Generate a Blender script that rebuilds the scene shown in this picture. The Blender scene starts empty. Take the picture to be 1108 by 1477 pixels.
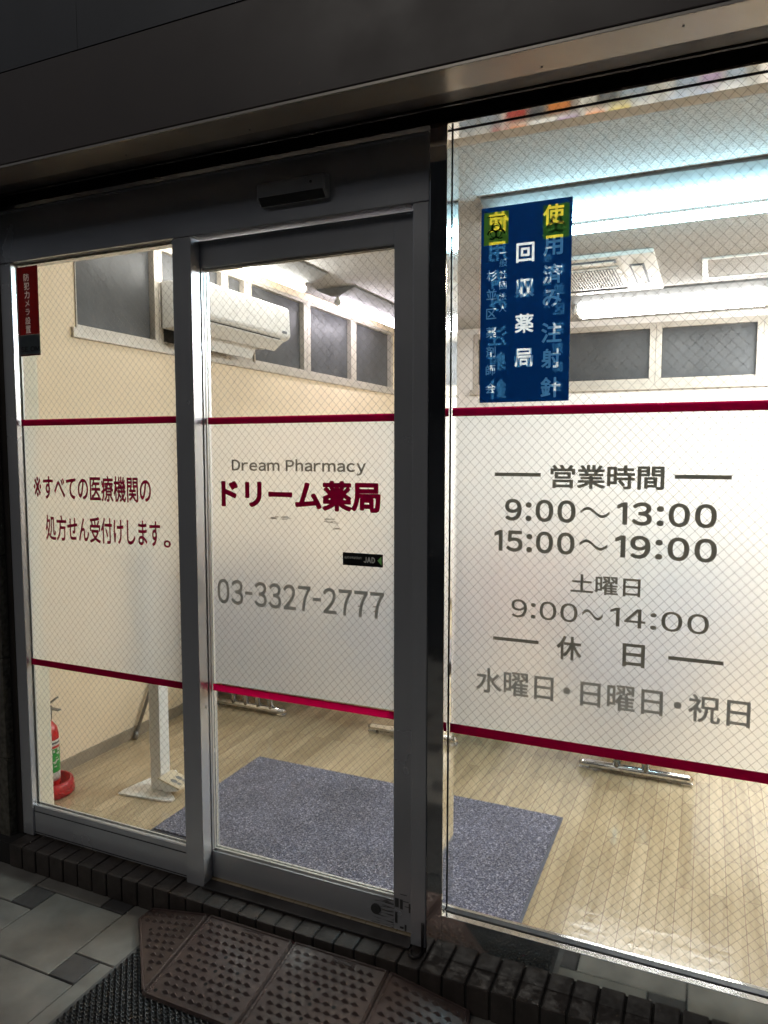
import bpy, bmesh, math, random
import numpy as np
from mathutils import Vector, Matrix, Euler
random.seed(7)
R = math.radians
sc = bpy.context.scene
COL = sc.collection

# ------------------------------------------------------------------ camera
cd = bpy.data.cameras.new("camera")
cam = bpy.data.objects.new("camera", cd)
COL.objects.link(cam)
cam.location = (0, -1.85, 1.515)
cam.rotation_euler = (R(90 - 4.7616), 0, R(23.952))
cd.sensor_fit = 'VERTICAL'
cd.sensor_height = 36
cd.lens = 36 * 1050.92 / 1477
cd.clip_start = 0.02
cd.clip_end = 500
sc.camera = cam

# ------------------------------------------------------------------ light and exposure
TUBE = 68
SKY = 0.02
world = bpy.data.worlds.new("World")
sc.world = world
world.use_nodes = True
wn = world.node_tree
bg = wn.nodes["Background"]
sky = wn.nodes.new("ShaderNodeTexSky")
sky.sky_type = 'NISHITA'
sky.sun_disc = False
sky.sun_elevation = R(41)
sky.sun_rotation = R(200)
hs = wn.nodes.new("ShaderNodeHueSaturation")
hs.inputs["Saturation"].default_value = 0.45
wn.links.new(sky.outputs[0], hs.inputs["Color"])
wn.links.new(hs.outputs[0], bg.inputs[0])
bg.inputs[1].default_value = SKY
sd = bpy.data.lights.new("street_glow", 'SUN')
sd.energy = 0.24
sd.angle = R(25)
sd.color = (1.0, 0.95, 0.86)
so = bpy.data.objects.new("street_glow", sd)
COL.objects.link(so)
so.rotation_euler = Euler((R(49), 0, R(-20)))
vs = sc.view_settings
vs.view_transform = 'Standard'
vs.look = 'None'
vs.exposure = 0
vs.gamma = 1
cy = sc.cycles
cy.use_denoising = True
cy.denoising_prefilter = 'FAST'
cy.max_bounces = 10
cy.diffuse_bounces = 5
cy.glossy_bounces = 5
cy.transmission_bounces = 8
cy.transparent_max_bounces = 24
cy.sample_clamp_indirect = 6
cy.caustics_reflective = False
cy.caustics_refractive = False

# ------------------------------------------------------------------ materials
class NT:
    def __init__(s, name):
        s.m = bpy.data.materials.new(name)
        s.m.use_nodes = True
        s.t = s.m.node_tree
        s.t.nodes.clear()
        s.out = s.t.nodes.new("ShaderNodeOutputMaterial")
    def n(s, kind, ins=None, **kw):
        nd = s.t.nodes.new("ShaderNode" + kind)
        for k, v in kw.items():
            setattr(nd, k, v)
        for k, v in (ins or {}).items():
            if isinstance(v, bpy.types.NodeSocket):
                s.t.links.new(v, nd.inputs[k])
            else:
                if isinstance(v, tuple) and len(v) == 3 and nd.inputs[k].type == 'RGBA':
                    v = v + (1,)
                nd.inputs[k].default_value = v
        return nd
    def surf(s, sock):
        s.t.links.new(sock, s.out.inputs[0])
        return s.m
    def coord(s, scale=(1, 1, 1)):
        c = s.n("TexCoord")
        return s.n("Mapping", {0: c.outputs["Object"], "Scale": scale}).outputs[0]
    def ramp(s, fac, stops):
        r = s.n("ValToRGB", {0: fac})
        els = r.color_ramp.elements
        while len(els) < len(stops):
            els.new(0.5)
        for e, (p, c) in zip(els, stops):
            e.position = p
            e.color = tuple(c) + (1,) if len(c) == 3 else c
        return r.outputs[0]
    def noise(s, vec, scale, detail=3, rough=0.5):
        return s.n("TexNoise", {"Vector": vec, "Scale": scale, "Detail": detail, "Roughness": rough}).outputs[0]

def mat(name, col, rough=0.5, metal=0.0, var=0.12, vscale=6.0, bump=0.0, bscale=60.0, spec=0.5, rvar=0.1, coat=0.0, stretch=(1, 1, 1)):
    t = NT(name)
    v = t.coord(stretch)
    nz = t.noise(v, vscale, 4)
    lo = tuple(max(0, c * (1 - var)) for c in col)
    hi = tuple(min(1, c * (1 + var)) for c in col)
    c = t.ramp(nz, [(0.3, lo), (0.7, hi)])
    rr = t.n("MapRange", {0: t.noise(v, vscale * 2.3, 5), 1: 0.3, 2: 0.7, 3: max(0.02, rough - rvar), 4: min(1, rough + rvar)}).outputs[0]
    ins = {"Base Color": c, "Roughness": rr, "Metallic": metal, "Specular IOR Level": spec, "Coat Weight": coat}
    if bump:
        b = t.n("Bump", {"Strength": bump, "Distance": 0.002, "Height": t.noise(v, bscale, 5)})
        ins["Normal"] = b.outputs[0]
    p = t.n("BsdfPrincipled", ins)
    return t.surf(p.outputs[0])

M = {}
M['frame'] = mat('painted_aluminium', (0.66, 0.67, 0.705), 0.25, 0.55, 0.04, 2, 0.03, 200, rvar=0.03)
M['frame_in'] = mat('inner_aluminium', (0.62, 0.6, 0.55), 0.4, 0.1, 0.06, 8)
M['steel'] = mat('polished_stainless', (0.88, 0.88, 0.87), 0.06, 1.0, 0.03, 2, 0.02, 4, rvar=0.03)
M['chrome'] = mat('chrome_tube', (0.7, 0.7, 0.7), 0.14, 1.0, 0.05, 9, rvar=0.05)
M['gasket'] = mat('black_gasket', (0.012, 0.012, 0.014), 0.5)
M['slot'] = mat('dark_steel_sheet', (0.045, 0.038, 0.036), 0.5, 0.3, 0.3, 5, 0.1, 30)
M['fascia'] = mat('brown_painted_steel', (0.09, 0.072, 0.067), 0.38, 0.0, 0.12, 2.2, 0.06, 14)
M['soffit'] = mat('glossy_soffit_steel', (0.42, 0.38, 0.34), 0.24, 0.5, 0.04, 2, 0.0, 9, rvar=0.03)
M['sign'] = mat('blue_grey_sign_panel', (0.075, 0.078, 0.088), 0.45, 0.1, 0.08, 2)
M['stone'] = mat('dark_granite', (0.12, 0.11, 0.09), 0.45, 0, 0.5, 60, 0.1, 120)
M['cream'] = mat('cream_wallpaper', (0.80, 0.665, 0.49), 0.8, 0, 0.025, 5, 0.15, 260)
M['cream2'] = mat('pale_wallpaper', (0.80, 0.77, 0.74), 0.8, 0, 0.025, 5, 0.15, 260)
M['nib'] = mat('ivory_wallpaper', (0.80, 0.74, 0.60), 0.8, 0, 0.025, 5, 0.15, 260)
M['base'] = mat('taupe_baseboard', (0.27, 0.225, 0.17), 0.5)
M['white'] = mat('white_plastic', (0.78, 0.77, 0.74), 0.38, 0, 0.03, 6)
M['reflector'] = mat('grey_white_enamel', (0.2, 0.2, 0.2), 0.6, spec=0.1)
M['whitesteel'] = mat('white_enamel', (0.82, 0.82, 0.80), 0.3, 0, 0.03, 6)
M['greyplastic'] = mat('grey_plastic', (0.2, 0.2, 0.2), 0.45)
M['black'] = mat('black_plastic', (0.015, 0.015, 0.016), 0.4)
M['sensor'] = mat('sensor_housing', (0.66, 0.66, 0.67), 0.4)
M['scuffmark'] = mat('scuff_mark', (0.07, 0.07, 0.07), 0.6)
M['winframe'] = mat('cream_window_frame', (0.46, 0.42, 0.36), 0.4, 0.1, 0.08, 9, 0.1, 50)
M['pane'] = mat('night_window_glass', (0.085, 0.087, 0.09), 0.36, 0, 0.25, 3, 0.12, 150, rvar=0.06, spec=0.15)
M['red'] = mat('extinguisher_red', (0.55, 0.018, 0.015), 0.25, 0, 0.06, 9, coat=0.4)
M['redplastic'] = mat('red_plastic_tray', (0.5, 0.025, 0.03), 0.35)
M['green'] = mat('green_label', (0.03, 0.33, 0.06), 0.4)
M['labelwhite'] = mat('label_white', (0.72, 0.72, 0.70), 0.4)
M['labelgrey'] = mat('label_grey', (0.12, 0.14, 0.17), 0.4)
M['yellow'] = mat('label_yellow', (0.75, 0.55, 0.02), 0.4)
M['seat'] = mat('bench_vinyl', (0.10, 0.075, 0.085), 0.45, 0, 0.1, 6, 0.1, 80)
M['polegrey'] = mat('grey_pole', (0.22, 0.21, 0.2), 0.4, 0.4)
M['pedal'] = mat('pedal_label', (0.62, 0.53, 0.38), 0.5)
def ramp_mat():
    t = NT('brown_rubber')
    v = t.coord()
    nz = t.noise(v, 9, 5, 0.6)
    c = t.ramp(nz, [(0.3, (0.068, 0.042, 0.037)), (0.7, (0.112, 0.073, 0.064))])
    d = t.n("VectorMath", {0: v, 1: (-1.035, -0.125, 0.05)}, operation='DISTANCE').outputs["Value"]  # mask for a mottled pale patch around one point
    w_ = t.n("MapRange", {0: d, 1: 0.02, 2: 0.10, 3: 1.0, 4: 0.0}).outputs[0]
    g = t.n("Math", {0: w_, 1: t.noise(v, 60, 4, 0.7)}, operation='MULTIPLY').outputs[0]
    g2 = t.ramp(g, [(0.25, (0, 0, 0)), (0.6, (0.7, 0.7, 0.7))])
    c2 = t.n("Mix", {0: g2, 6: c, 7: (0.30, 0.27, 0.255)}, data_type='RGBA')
    b = t.n("Bump", {"Strength": 0.3, "Distance": 0.002, "Height": t.noise(v, 220, 4)})
    rr = t.n("MapRange", {0: nz, 1: 0.3, 2: 0.7, 3: 0.34, 4: 0.55}).outputs[0]
    p = t.n("BsdfPrincipled", {"Base Color": c2.outputs[2], "Roughness": rr, "Normal": b.outputs[0]})
    return t.surf(p.outputs[0])
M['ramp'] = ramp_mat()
M['rampdark'] = mat('bolt_hole', (0.008, 0.007, 0.007), 0.7)
M['blackrubber'] = mat('black_rubber_mat', (0.02, 0.02, 0.021), 0.5, 0, 0.3, 20, 0.1, 90)
M['matborder'] = mat('grey_mat_edge', (0.13, 0.125, 0.12), 0.7, 0, 0.15, 30, 0.2, 200)
M['carpetedge'] = mat('carpet_rubber_edge', (0.10, 0.10, 0.125), 0.6)
M['asphalt'] = mat('asphalt', (0.05, 0.05, 0.052), 0.85, 0, 0.3, 40, 0.4, 200)
M['grout'] = mat('tile_grout', (0.03, 0.029, 0.028), 0.9)
M['tileA'] = mat('grey_paving_tile', (0.26, 0.245, 0.218), 0.6, 0, 0.22, 9, 0.35, 220)
M['tileB'] = mat('dark_paving_tile', (0.085, 0.08, 0.078), 0.6, 0, 0.2, 14, 0.35, 220)
M['brick'] = mat('dark_brown_brick', (0.062, 0.05, 0.044), 0.5, 0, 0.3, 18, 0.45, 90, rvar=0.15)
M['mortar'] = mat('brick_mortar', (0.03, 0.027, 0.025), 0.9)
M['dark_building'] = mat('dark_render', (0.045, 0.045, 0.05), 0.8, 0, 0.2, 1)
M['paperA'] = mat('red_leaflet', (0.55, 0.05, 0.05), 0.5)
M['paperB'] = mat('black_leaflet', (0.03, 0.03, 0.035), 0.5)
M['paperC'] = mat('orange_leaflet', (0.75, 0.25, 0.04), 0.5)
M['paperD'] = mat('lilac_leaflet', (0.5, 0.35, 0.6), 0.5)
M['paperE'] = mat('pale_blue_leaflet', (0.35, 0.45, 0.6), 0.5)
M['wood'] = mat('counter_wood', (0.55, 0.3, 0.11), 0.4, 0, 0.15, 5, stretch=(1, 1, 8))

def ceiling_mat():
    t = NT('rockwool_ceiling')
    v = t.coord()
    a = t.noise(v, 130, 3, 0.6)
    b = t.n("TexVoronoi", {"Vector": v, "Scale": 110.0}).outputs[0]
    h = t.n("Math", {0: a, 1: b}, operation='MULTIPLY').outputs[0]
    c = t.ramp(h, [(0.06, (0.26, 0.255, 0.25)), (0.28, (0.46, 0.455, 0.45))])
    bp = t.n("Bump", {"Strength": 0.4, "Distance": 0.003, "Height": h})
    p = t.n("BsdfPrincipled", {"Base Color": c, "Roughness": 0.95, "Normal": bp.outputs[0]})
    return t.surf(p.outputs[0])
M['ceiling'] = ceiling_mat()

def floor_mat():
    t = NT('vinyl_plank_floor')
    c0 = t.n("TexCoord").outputs["Object"]
    rot = t.n("Mapping", {0: c0, "Rotation": (0, 0, R(90))}).outputs[0]
    br = t.n("TexBrick", {"Vector": rot, "Color1": (0.0, 0.0, 0.0), "Color2": (1, 1, 1), "Mortar": (0.5, 0.5, 0.5),
                          "Scale": 1.0, "Mortar Size": 0.0012, "Mortar Smooth": 0.1, "Bias": 0.0, "Brick Width": 0.62, "Row Height": 0.05})
    br.offset = 0.37
    base = t.ramp(br.outputs[0], [(0.0, (0.43, 0.335, 0.215)), (0.5, (0.48, 0.378, 0.245)), (1.0, (0.54, 0.43, 0.285))])
    st = t.n("Mapping", {0: c0, "Scale": (42, 2.2, 1)}).outputs[0]
    g = t.noise(st, 1.0, 6, 0.65)
    grain = t.ramp(g, [(0.35, (0.83, 0.82, 0.80)), (0.65, (1.08, 1.08, 1.08))])
    mx = t.n("Mix", {0: 1.0, 6: base, 7: grain}, data_type='RGBA', blend_type='MULTIPLY')
    seam = t.n("Mix", {0: br.outputs[1], 6: mx.outputs[2], 7: (0.27, 0.2, 0.13)}, data_type='RGBA')
    wv = t.noise(t.n("Mapping", {0: c0, "Scale": (5, 26, 1)}).outputs[0], 1.0, 4, 0.6)
    bp = t.n("Bump", {"Strength": 0.22, "Distance": 0.004, "Height": wv})
    rr = t.n("MapRange", {0: g, 1: 0.3, 2: 0.7, 3: 0.08, 4: 0.2}).outputs[0]
    p = t.n("BsdfPrincipled", {"Base Color": seam.outputs[2], "Roughness": rr, "Normal": bp.outputs[0], "Specular IOR Level": 0.6})
    return t.surf(p.outputs[0])
M['floor'] = floor_mat()

def carpet_mat():
    t = NT('speckled_carpet')
    v = t.coord()
    a = t.noise(v, 175, 2, 0.7)
    c = t.ramp(a, [(0.34, (0.02, 0.022, 0.045)), (0.47, (0.085, 0.085, 0.14)), (0.56, (0.16, 0.158, 0.22)), (0.66, (0.46, 0.45, 0.51))])
    bp = t.n("Bump", {"Strength": 1.0, "Distance": 0.004, "Height": a})
    w_ = t.ramp(t.noise(v, 5.5, 4, 0.6), [(0.35, (0.78, 0.77, 0.76)), (0.65, (1.1, 1.1, 1.1))])
    c = t.n("Mix", {0: 1.0, 6: c, 7: w_}, data_type='RGBA', blend_type='MULTIPLY').outputs[2]
    p = t.n("BsdfPrincipled", {"Base Color": c, "Roughness": 0.95, "Normal": bp.outputs[0], "Sheen Weight": 0.2})
    return t.surf(p.outputs[0])
M['carpet'] = carpet_mat()

def glass_mat(tint=(0.965, 0.975, 0.965)):
    t = NT('window_glass')
    lw = t.n("LayerWeight", {"Blend": 0.5})
    p5 = t.n("Math", {0: lw.outputs["Facing"], 1: 4.0}, operation='POWER').outputs[0]
    f = t.n("MapRange", {0: p5, 1: 0.0, 2: 1.0, 3: 0.022, 4: 0.5}).outputs[0]
    tr = t.n("BsdfTransparent", {0: tint})
    gl = t.n("BsdfGlossy", {"Color": (0.95, 0.97, 0.96), "Roughness": 0.02})
    mx = t.n("MixShader", {0: f, 1: tr.outputs[0], 2: gl.outputs[0]})
    return t.surf(mx.outputs[0])
M['glass'] = glass_mat()

def film_mat():
    t = NT('frosted_film')
    v = t.coord()
    nz = t.noise(v, 380, 2)
    tl = t.n("BsdfTranslucent", {"Color": (0.86, 0.855, 0.85)})
    rf = t.n("BsdfRefraction", {"Color": (0.95, 0.94, 0.93), "Roughness": 0.72, "IOR": 1.2})
    df = t.n("BsdfDiffuse", {"Color": (0.7, 0.7, 0.7)})
    f = t.n("MapRange", {0: nz, 1: 0.3, 2: 0.7, 3: 0.66, 4: 0.74}).outputs[0]
    m1 = t.n("MixShader", {0: f, 1: tl.outputs[0], 2: rf.outputs[0]})
    m2 = t.n("MixShader", {0: 0.08, 1: m1.outputs[0], 2: df.outputs[0]})
    return t.surf(m2.outputs[0])
M['film'] = film_mat()

def vinyl(name, dif, tra, f=0.5, rough=0.5):
    t = NT(name)
    p = t.n("BsdfPrincipled", {"Base Color": dif, "Roughness": rough})
    tl = t.n("BsdfTranslucent", {"Color": tra})
    m = t.n("MixShader", {0: f, 1: p.outputs[0], 2: tl.outputs[0]})
    return t.surf(m.outputs[0])
M['v_red'] = vinyl('crimson_vinyl', (0.3, 0.004, 0.035), (0.36, 0.001, 0.04), 0.84)
M['v_wine'] = vinyl('wine_vinyl', (0.25, 0.003, 0.03), (0.36, 0.001, 0.045), 0.85)
M['v_grey'] = vinyl('grey_vinyl', (0.14, 0.13, 0.115), (0.28, 0.26, 0.22), 0.8)
M['v_pale'] = vinyl('pale_grey_vinyl', (0.22, 0.21, 0.195), (0.46, 0.44, 0.40), 0.8)
M['v_stickerred'] = vinyl('sticker_dark_red', (0.09, 0.002, 0.003), (0.075, 0.001, 0.001), 0.6)
M['v_stickergrey'] = vinyl('sticker_slate', (0.06, 0.07, 0.085), (0.12, 0.14, 0.15), 0.5)
M['v_white'] = vinyl('sticker_white', (0.7, 0.68, 0.68), (0.35, 0.3, 0.3), 0.5)
M['v_black'] = vinyl('sticker_black', (0.008, 0.008, 0.01), (0.002, 0.002, 0.002), 0.3)
M['v_cream'] = vinyl('sticker_letter', (0.75, 0.72, 0.66), (0.5, 0.5, 0.45), 0.4)
M['v_green'] = vinyl('sticker_green', (0.2, 0.5, 0.14), (0.3, 0.7, 0.2), 0.5)
M['v_core'] = vinyl('poster_paper', (0.72, 0.72, 0.70), (0.82, 0.82, 0.82), 0.86)

def tint(name, col, spec=0.04):
    t = NT(name)
    tr = t.n("BsdfTransparent", {0: col})
    gl = t.n("BsdfGlossy", {"Color": (1, 1, 1), "Roughness": 0.25})
    mx = t.n("MixShader", {0: spec, 1: tr.outputs[0], 2: gl.outputs[0]})
    return t.surf(mx.outputs[0])
M['t_blue'] = tint('blue_print', (0.032, 0.14, 0.30), 0.015)
M['t_yellow'] = tint('yellow_print', (0.85, 0.66, 0.05), 0.015)
M['tape'] = tint('clear_tape', (0.86, 0.87, 0.85), 0.06)
M['t_black'] = tint('black_print', (0.01, 0.01, 0.01), 0.015)

def wire_mat():
    t = NT('glass_wire')
    p = t.n("BsdfPrincipled", {"Base Color": (0.10, 0.095, 0.085), "Roughness": 0.35, "Metallic": 0.6})
    return t.surf(p.outputs[0])
M['wire'] = wire_mat()

def tube_mat(name, col, s):
    t = NT(name)
    e = t.n("Emission", {0: col, 1: s})
    return t.surf(e.outputs[0])
M['tubeA'] = tube_mat('tube_cool', (0.50, 0.85, 1.0), TUBE * 0.72)
M['tubeB'] = tube_mat('tube_neutral', (1.0, 0.99, 0.98), TUBE * 0.5)
M['tubeC'] = tube_mat('tube_warm', (1.0, 0.96, 0.90), TUBE * 0.75)
M['tubeE'] = tube_mat('tube_amber', (1.0, 0.86, 0.68), TUBE * 1.05)  # warm fill for the added fixture out of view at the front right
M['tubeF'] = tube_mat('tube_soft_white', (0.92, 0.96, 1.0), TUBE * 2.3)  # extra strong: added fixtures out of view that lift the room level
M['tubeD'] = tube_mat('tube_violet', (0.98, 0.90, 1.0), TUBE * 0.65)

def leaf_rail_mat():
    t = NT('scuffed_aluminium')
    v = t.coord()
    sx = t.n("SeparateXYZ", {0: v})
    st = t.n("Mapping", {0: v, "Scale": (14, 1, 190)}).outputs[0]
    g = t.noise(st, 1.0, 4, 0.6)
    mask = t.n("MapRange", {0: sx.outputs[0], 1: -1.02, 2: -0.86, 3: 0.0, 4: 1.0}).outputs[0]
    m2 = t.n("Math", {0: g, 1: mask}, operation='MULTIPLY').outputs[0]
    sc_ = t.ramp(m2, [(0.52, (0, 0, 0)), (0.60, (0.75, 0.75, 0.75))])
    c = t.n("Mix", {0: sc_, 6: (0.66, 0.67, 0.70), 7: (0.05, 0.05, 0.05)}, data_type='RGBA')
    p = t.n("BsdfPrincipled", {"Base Color": c.outputs[2], "Roughness": 0.3, "Metallic": 0.6})
    return t.surf(p.outputs[0])
M['scuff'] = leaf_rail_mat()

# ------------------------------------------------------------------ helpers
class MB:
    """collects shapes into one mesh"""
    def __init__(s):
        s.b = bmesh.new()
        s.mi = 0
    def face(s, pts):
        vs_ = [s.b.verts.new(p) for p in pts]
        f = s.b.faces.new(vs_)
        f.material_index = s.mi
        return f
    def box(s, x0, x1, y0, y1, z0, z1, bev=0.0, seg=2, mtx=None):
        if x0 > x1: x0, x1 = x1, x0
        if y0 > y1: y0, y1 = y1, y0
        if z0 > z1: z0, z1 = z1, z0
        t = bmesh.new()
        bmesh.ops.create_cube(t, size=1)
        for v in t.verts:
            v.co = Vector(((x0 + x1) / 2 + v.co.x * (x1 - x0), (y0 + y1) / 2 + v.co.y * (y1 - y0), (z0 + z1) / 2 + v.co.z * (z1 - z0)))
        if bev > 0:
            bmesh.ops.bevel(t, geom=list(t.edges), offset=bev, segments=seg, affect='EDGES', profile=0.6)
        if mtx is not None:
            t.transform(mtx)
        s.merge(t)
        return s
    def merge(s, t):
        vm = {}
        for v in t.verts:
            vm[v] = s.b.verts.new(v.co)
        for f in t.faces:
            try:
                nf = s.b.faces.new([vm[v] for v in f.verts])
                nf.material_index = s.mi
                nf.smooth = f.smooth
            except ValueError:
                pass
        t.free()
    def tube(s, pts, r, n=12, cap=True, smooth=True):
        pts = [Vector(p) for p in pts]
        rs = r if isinstance(r, (list, tuple)) else [r] * len(pts)
        rings = []
        up = None
        for i, p in enumerate(pts):
            d = (pts[min(i + 1, len(pts) - 1)] - pts[max(i - 1, 0)]).normalized()
            if up is None:
                up = d.orthogonal().normalized()
            up = (up - d * up.dot(d)).normalized()
            w_ = d.cross(up)
            rings.append([s.b.verts.new(p + (up * math.cos(2 * math.pi * k / n) + w_ * math.sin(2 * math.pi * k / n)) * rs[i]) for k in range(n)])
        for a, b in zip(rings[:-1], rings[1:]):
            for k in range(n):
                f = s.b.faces.new((a[k], a[(k + 1) % n], b[(k + 1) % n], b[k]))
                f.smooth = smooth
                f.material_index = s.mi
        if cap:
            for rg in (rings[0][::-1], rings[-1]):
                f = s.b.faces.new(rg)
                f.material_index = s.mi
        return s
    def lathe(s, prof, cx, cy_, n=28, smooth=True, mis=None):
        rings = [[s.b.verts.new((cx + r * math.cos(2 * math.pi * k / n), cy_ + r * math.sin(2 * math.pi * k / n), z)) for k in range(n)] for r, z in prof]
        for i, (a, b) in enumerate(zip(rings[:-1], rings[1:])):
            for k in range(n):
                f = s.b.faces.new((a[k], a[(k + 1) % n], b[(k + 1) % n], b[k]))
                f.smooth = smooth
                f.material_index = mis[i] if mis else s.mi
        for rg in (rings[0][::-1], rings[-1]):
            s.b.faces.new(rg)
        return s
    def prism(s, poly, axis, a0, a1, bev=0):
        """poly: 2-D outline; extruded along axis ('x','y','z')"""
        def P(u, v, a):
            return {'x': (a, u, v), 'y': (u, a, v), 'z': (u, v, a)}[axis]
        t = bmesh.new()
        A = [t.verts.new(P(u, v, a0)) for u, v in poly]
        B = [t.verts.new(P(u, v, a1)) for u, v in poly]
        n = len(poly)
        t.faces.new(A)
        t.faces.new(B[::-1])
        for k in range(n):
            t.faces.new((A[k], B[k], B[(k + 1) % n], A[(k + 1) % n]))
        bmesh.ops.recalc_face_normals(t, faces=t.faces)
        if bev:
            bmesh.ops.bevel(t, geom=list(t.edges), offset=bev, segments=2, affect='EDGES', profile=0.6)
        s.merge(t)
        return s
    def build(s, name, m, parent=None, norm=True):
        if norm:
            bmesh.ops.recalc_face_normals(s.b, faces=s.b.faces)
        me = bpy.data.meshes.new(name)
        s.b.to_mesh(me)
        s.b.free()
        for x in (m if isinstance(m, list) else [m]):
            me.materials.append(x)
        return link(name, me, parent)

def link(name, me, parent=None):
    o = bpy.data.objects.new(name, me)
    COL.objects.link(o)
    if parent is not None:
        o.parent = parent
        q = parent
        off = Vector((0, 0, 0))
        while q is not None:
            off += q.location
            q = q.parent
        o.matrix_parent_inverse = Matrix.Identity(4)
        o.location = -off          # parts are modelled in place: undo the thing's own position
    return o

def thing(name, label, cat, loc=(0, 0, 0), group=None):
    o = bpy.data.objects.new(name, None)
    COL.objects.link(o)
    o.location = loc
    o.empty_display_size = 0.1
    tag(o, label, cat, group)
    return o
def tag(o, label, cat, group=None):
    o['label'] = label
    o['category'] = cat
    if group:
        o['group'] = group
    return o
def struct(o):
    o['kind'] = 'structure'
    return o
def copy_tree(o, parent=None):
    c = o.copy()
    COL.objects.link(c)
    if parent is not None:
        c.parent = parent
    for ch in list(o.children):
        copy_tree(ch, c)
    return c

DG = bpy.context.evaluated_depsgraph_get
RES = 150            # cells per em when letters are thickened
def glyph_tris(ch):
    if ch == '\uff11':      # plain numeral one without a foot
        return np.array([[(.43, 0), (.52, 0), (.52, .735)], [(.43, 0), (.52, .735), (.43, .735)], [(.43, .735), (.27, .64), (.27, .555)], [(.43, .735), (.27, .555), (.43, .64)]])
    cu = bpy.data.curves.new('text', 'FONT')
    cu.body = ch
    cu.size = 1
    cu.resolution_u = 6
    o = bpy.data.objects.new('text', cu)
    COL.objects.link(o)
    dg = DG()
    dg.update()
    me = bpy.data.meshes.new_from_object(o.evaluated_get(dg))
    bpy.data.objects.remove(o)
    bpy.data.curves.remove(cu)
    me.calc_loop_triangles()
    v = np.array([q.co[:2] for q in me.vertices])
    t = np.array([q.vertices[:] for q in me.loop_triangles])
    bpy.data.meshes.remove(me)
    return v[t]
def raster(tris, ox, oy, cell, nx, ny):
    """2x2 supersampled coverage of 2-D triangles on a grid of nodes"""
    F = np.zeros((ny, nx))
    for T in tris:
        lo = np.floor((T.min(0) - (ox, oy)) / cell - 1).astype(int)
        hi = np.ceil((T.max(0) - (ox, oy)) / cell + 2).astype(int)
        x0, y0 = max(lo[0], 0), max(lo[1], 0)
        x1, y1 = min(hi[0], nx), min(hi[1], ny)
        if x1 <= x0 or y1 <= y0:
            continue
        A, B, C = T
        d = (B[0] - A[0]) * (C[1] - A[1]) - (B[1] - A[1]) * (C[0] - A[0])
        if abs(d) < 1e-12:
            continue
        for sx in (-.25, .25):
            for sy in (-.25, .25):
                X, Y = np.meshgrid(ox + (np.arange(x0, x1) + sx) * cell, oy + (np.arange(y0, y1) + sy) * cell)
                u = ((X - A[0]) * (C[1] - A[1]) - (Y - A[1]) * (C[0] - A[0])) / d
                w_ = ((B[0] - A[0]) * (Y - A[1]) - (B[1] - A[1]) * (X - A[0])) / d
                F[y0:y1, x0:x1] += .25 * ((u >= 0) & (w_ >= 0) & (u + w_ <= 1))
    return np.minimum(F, 1)
def dilate(F, r):
    """grow a coverage field by r cells (round brush)"""
    if r <= 0.05:
        return F
    n = int(math.ceil(r))
    G = F.copy()
    ny, nx = F.shape
    for dy in range(-n, n + 1):
        for dx in range(-n, n + 1):
            d = math.hypot(dx, dy)
            w_ = min(1, max(0, r + .5 - d))
            if w_ <= 0 or (dx == 0 and dy == 0):
                continue
            ys, xs = slice(max(dy, 0), ny + min(dy, 0)), slice(max(dx, 0), nx + min(dx, 0))
            yt, xt = slice(max(-dy, 0), ny + min(-dy, 0)), slice(max(-dx, 0), nx + min(-dx, 0))
            G[ys, xs] = np.maximum(G[ys, xs], F[yt, xt] * w_)
    return G
def field_polys(F, lv=.5):
    """marching squares; full cells merged into row runs; returns polygons in grid units"""
    P = []
    ny, nx = F.shape
    I = F > lv
    code = I[:-1, :-1] * 1 + I[:-1, 1:] * 2 + I[1:, 1:] * 4 + I[1:, :-1] * 8
    for j in range(ny - 1):
        row = code[j]
        if not row.any():
            continue
        i = 0
        while i < nx - 1:
            c = row[i]
            if c == 0:
                i += 1
                continue
            if c == 15:
                k = i
                while k < nx - 1 and row[k] == 15:
                    k += 1
                P.append([(i, j), (k, j), (k, j + 1), (i, j + 1)])
                i = k
                continue
            cs = ((i, j), (i + 1, j), (i + 1, j + 1), (i, j + 1))
            poly = []
            for q in range(4):
                a, b_ = cs[q], cs[(q + 1) % 4]
                fa, fb = F[a[1], a[0]], F[b_[1], b_[0]]
                if fa > lv:
                    poly.append(a)
                if (fa > lv) != (fb > lv):
                    t_ = (lv - fa) / (fb - fa)
                    poly.append((a[0] + (b_[0] - a[0]) * t_, a[1] + (b_[1] - a[1]) * t_))
            if len(poly) > 2:
                P.append(poly)
            i += 1
    return P
_gc = {}
def glyph(ch, r):
    """thickened letter: polygons in em units with its own bounding box"""
    k = (ch, round(r, 4))
    if k in _gc:
        return _gc[k]
    T = glyph_tris(ch)
    lo, hi = T.reshape(-1, 2).min(0), T.reshape(-1, 2).max(0)
    pad = r + .03
    cell = 1.0 / RES
    nx = int((hi[0] - lo[0] + 2 * pad) / cell) + 2
    ny = int((hi[1] - lo[1] + 2 * pad) / cell) + 2
    F = dilate(raster(T, lo[0] - pad, lo[1] - pad, cell, nx, ny), r / cell)
    P = [[(x * cell + lo[0] - pad, y * cell + lo[1] - pad) for x, y in p] for p in field_polys(F)]
    fl_ = np.array([q for p in P for q in p])
    _gc[k] = (P, fl_.min(0), fl_.max(0))
    return _gc[k]
WIDE = {c: chr(ord(c) + 0xFEE0) for c in 'ABCDEFGHIJKLMNOPQRSTUVWXYZabcdefghijklmnopqrstuvwxyz0123456789:-'}
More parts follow.
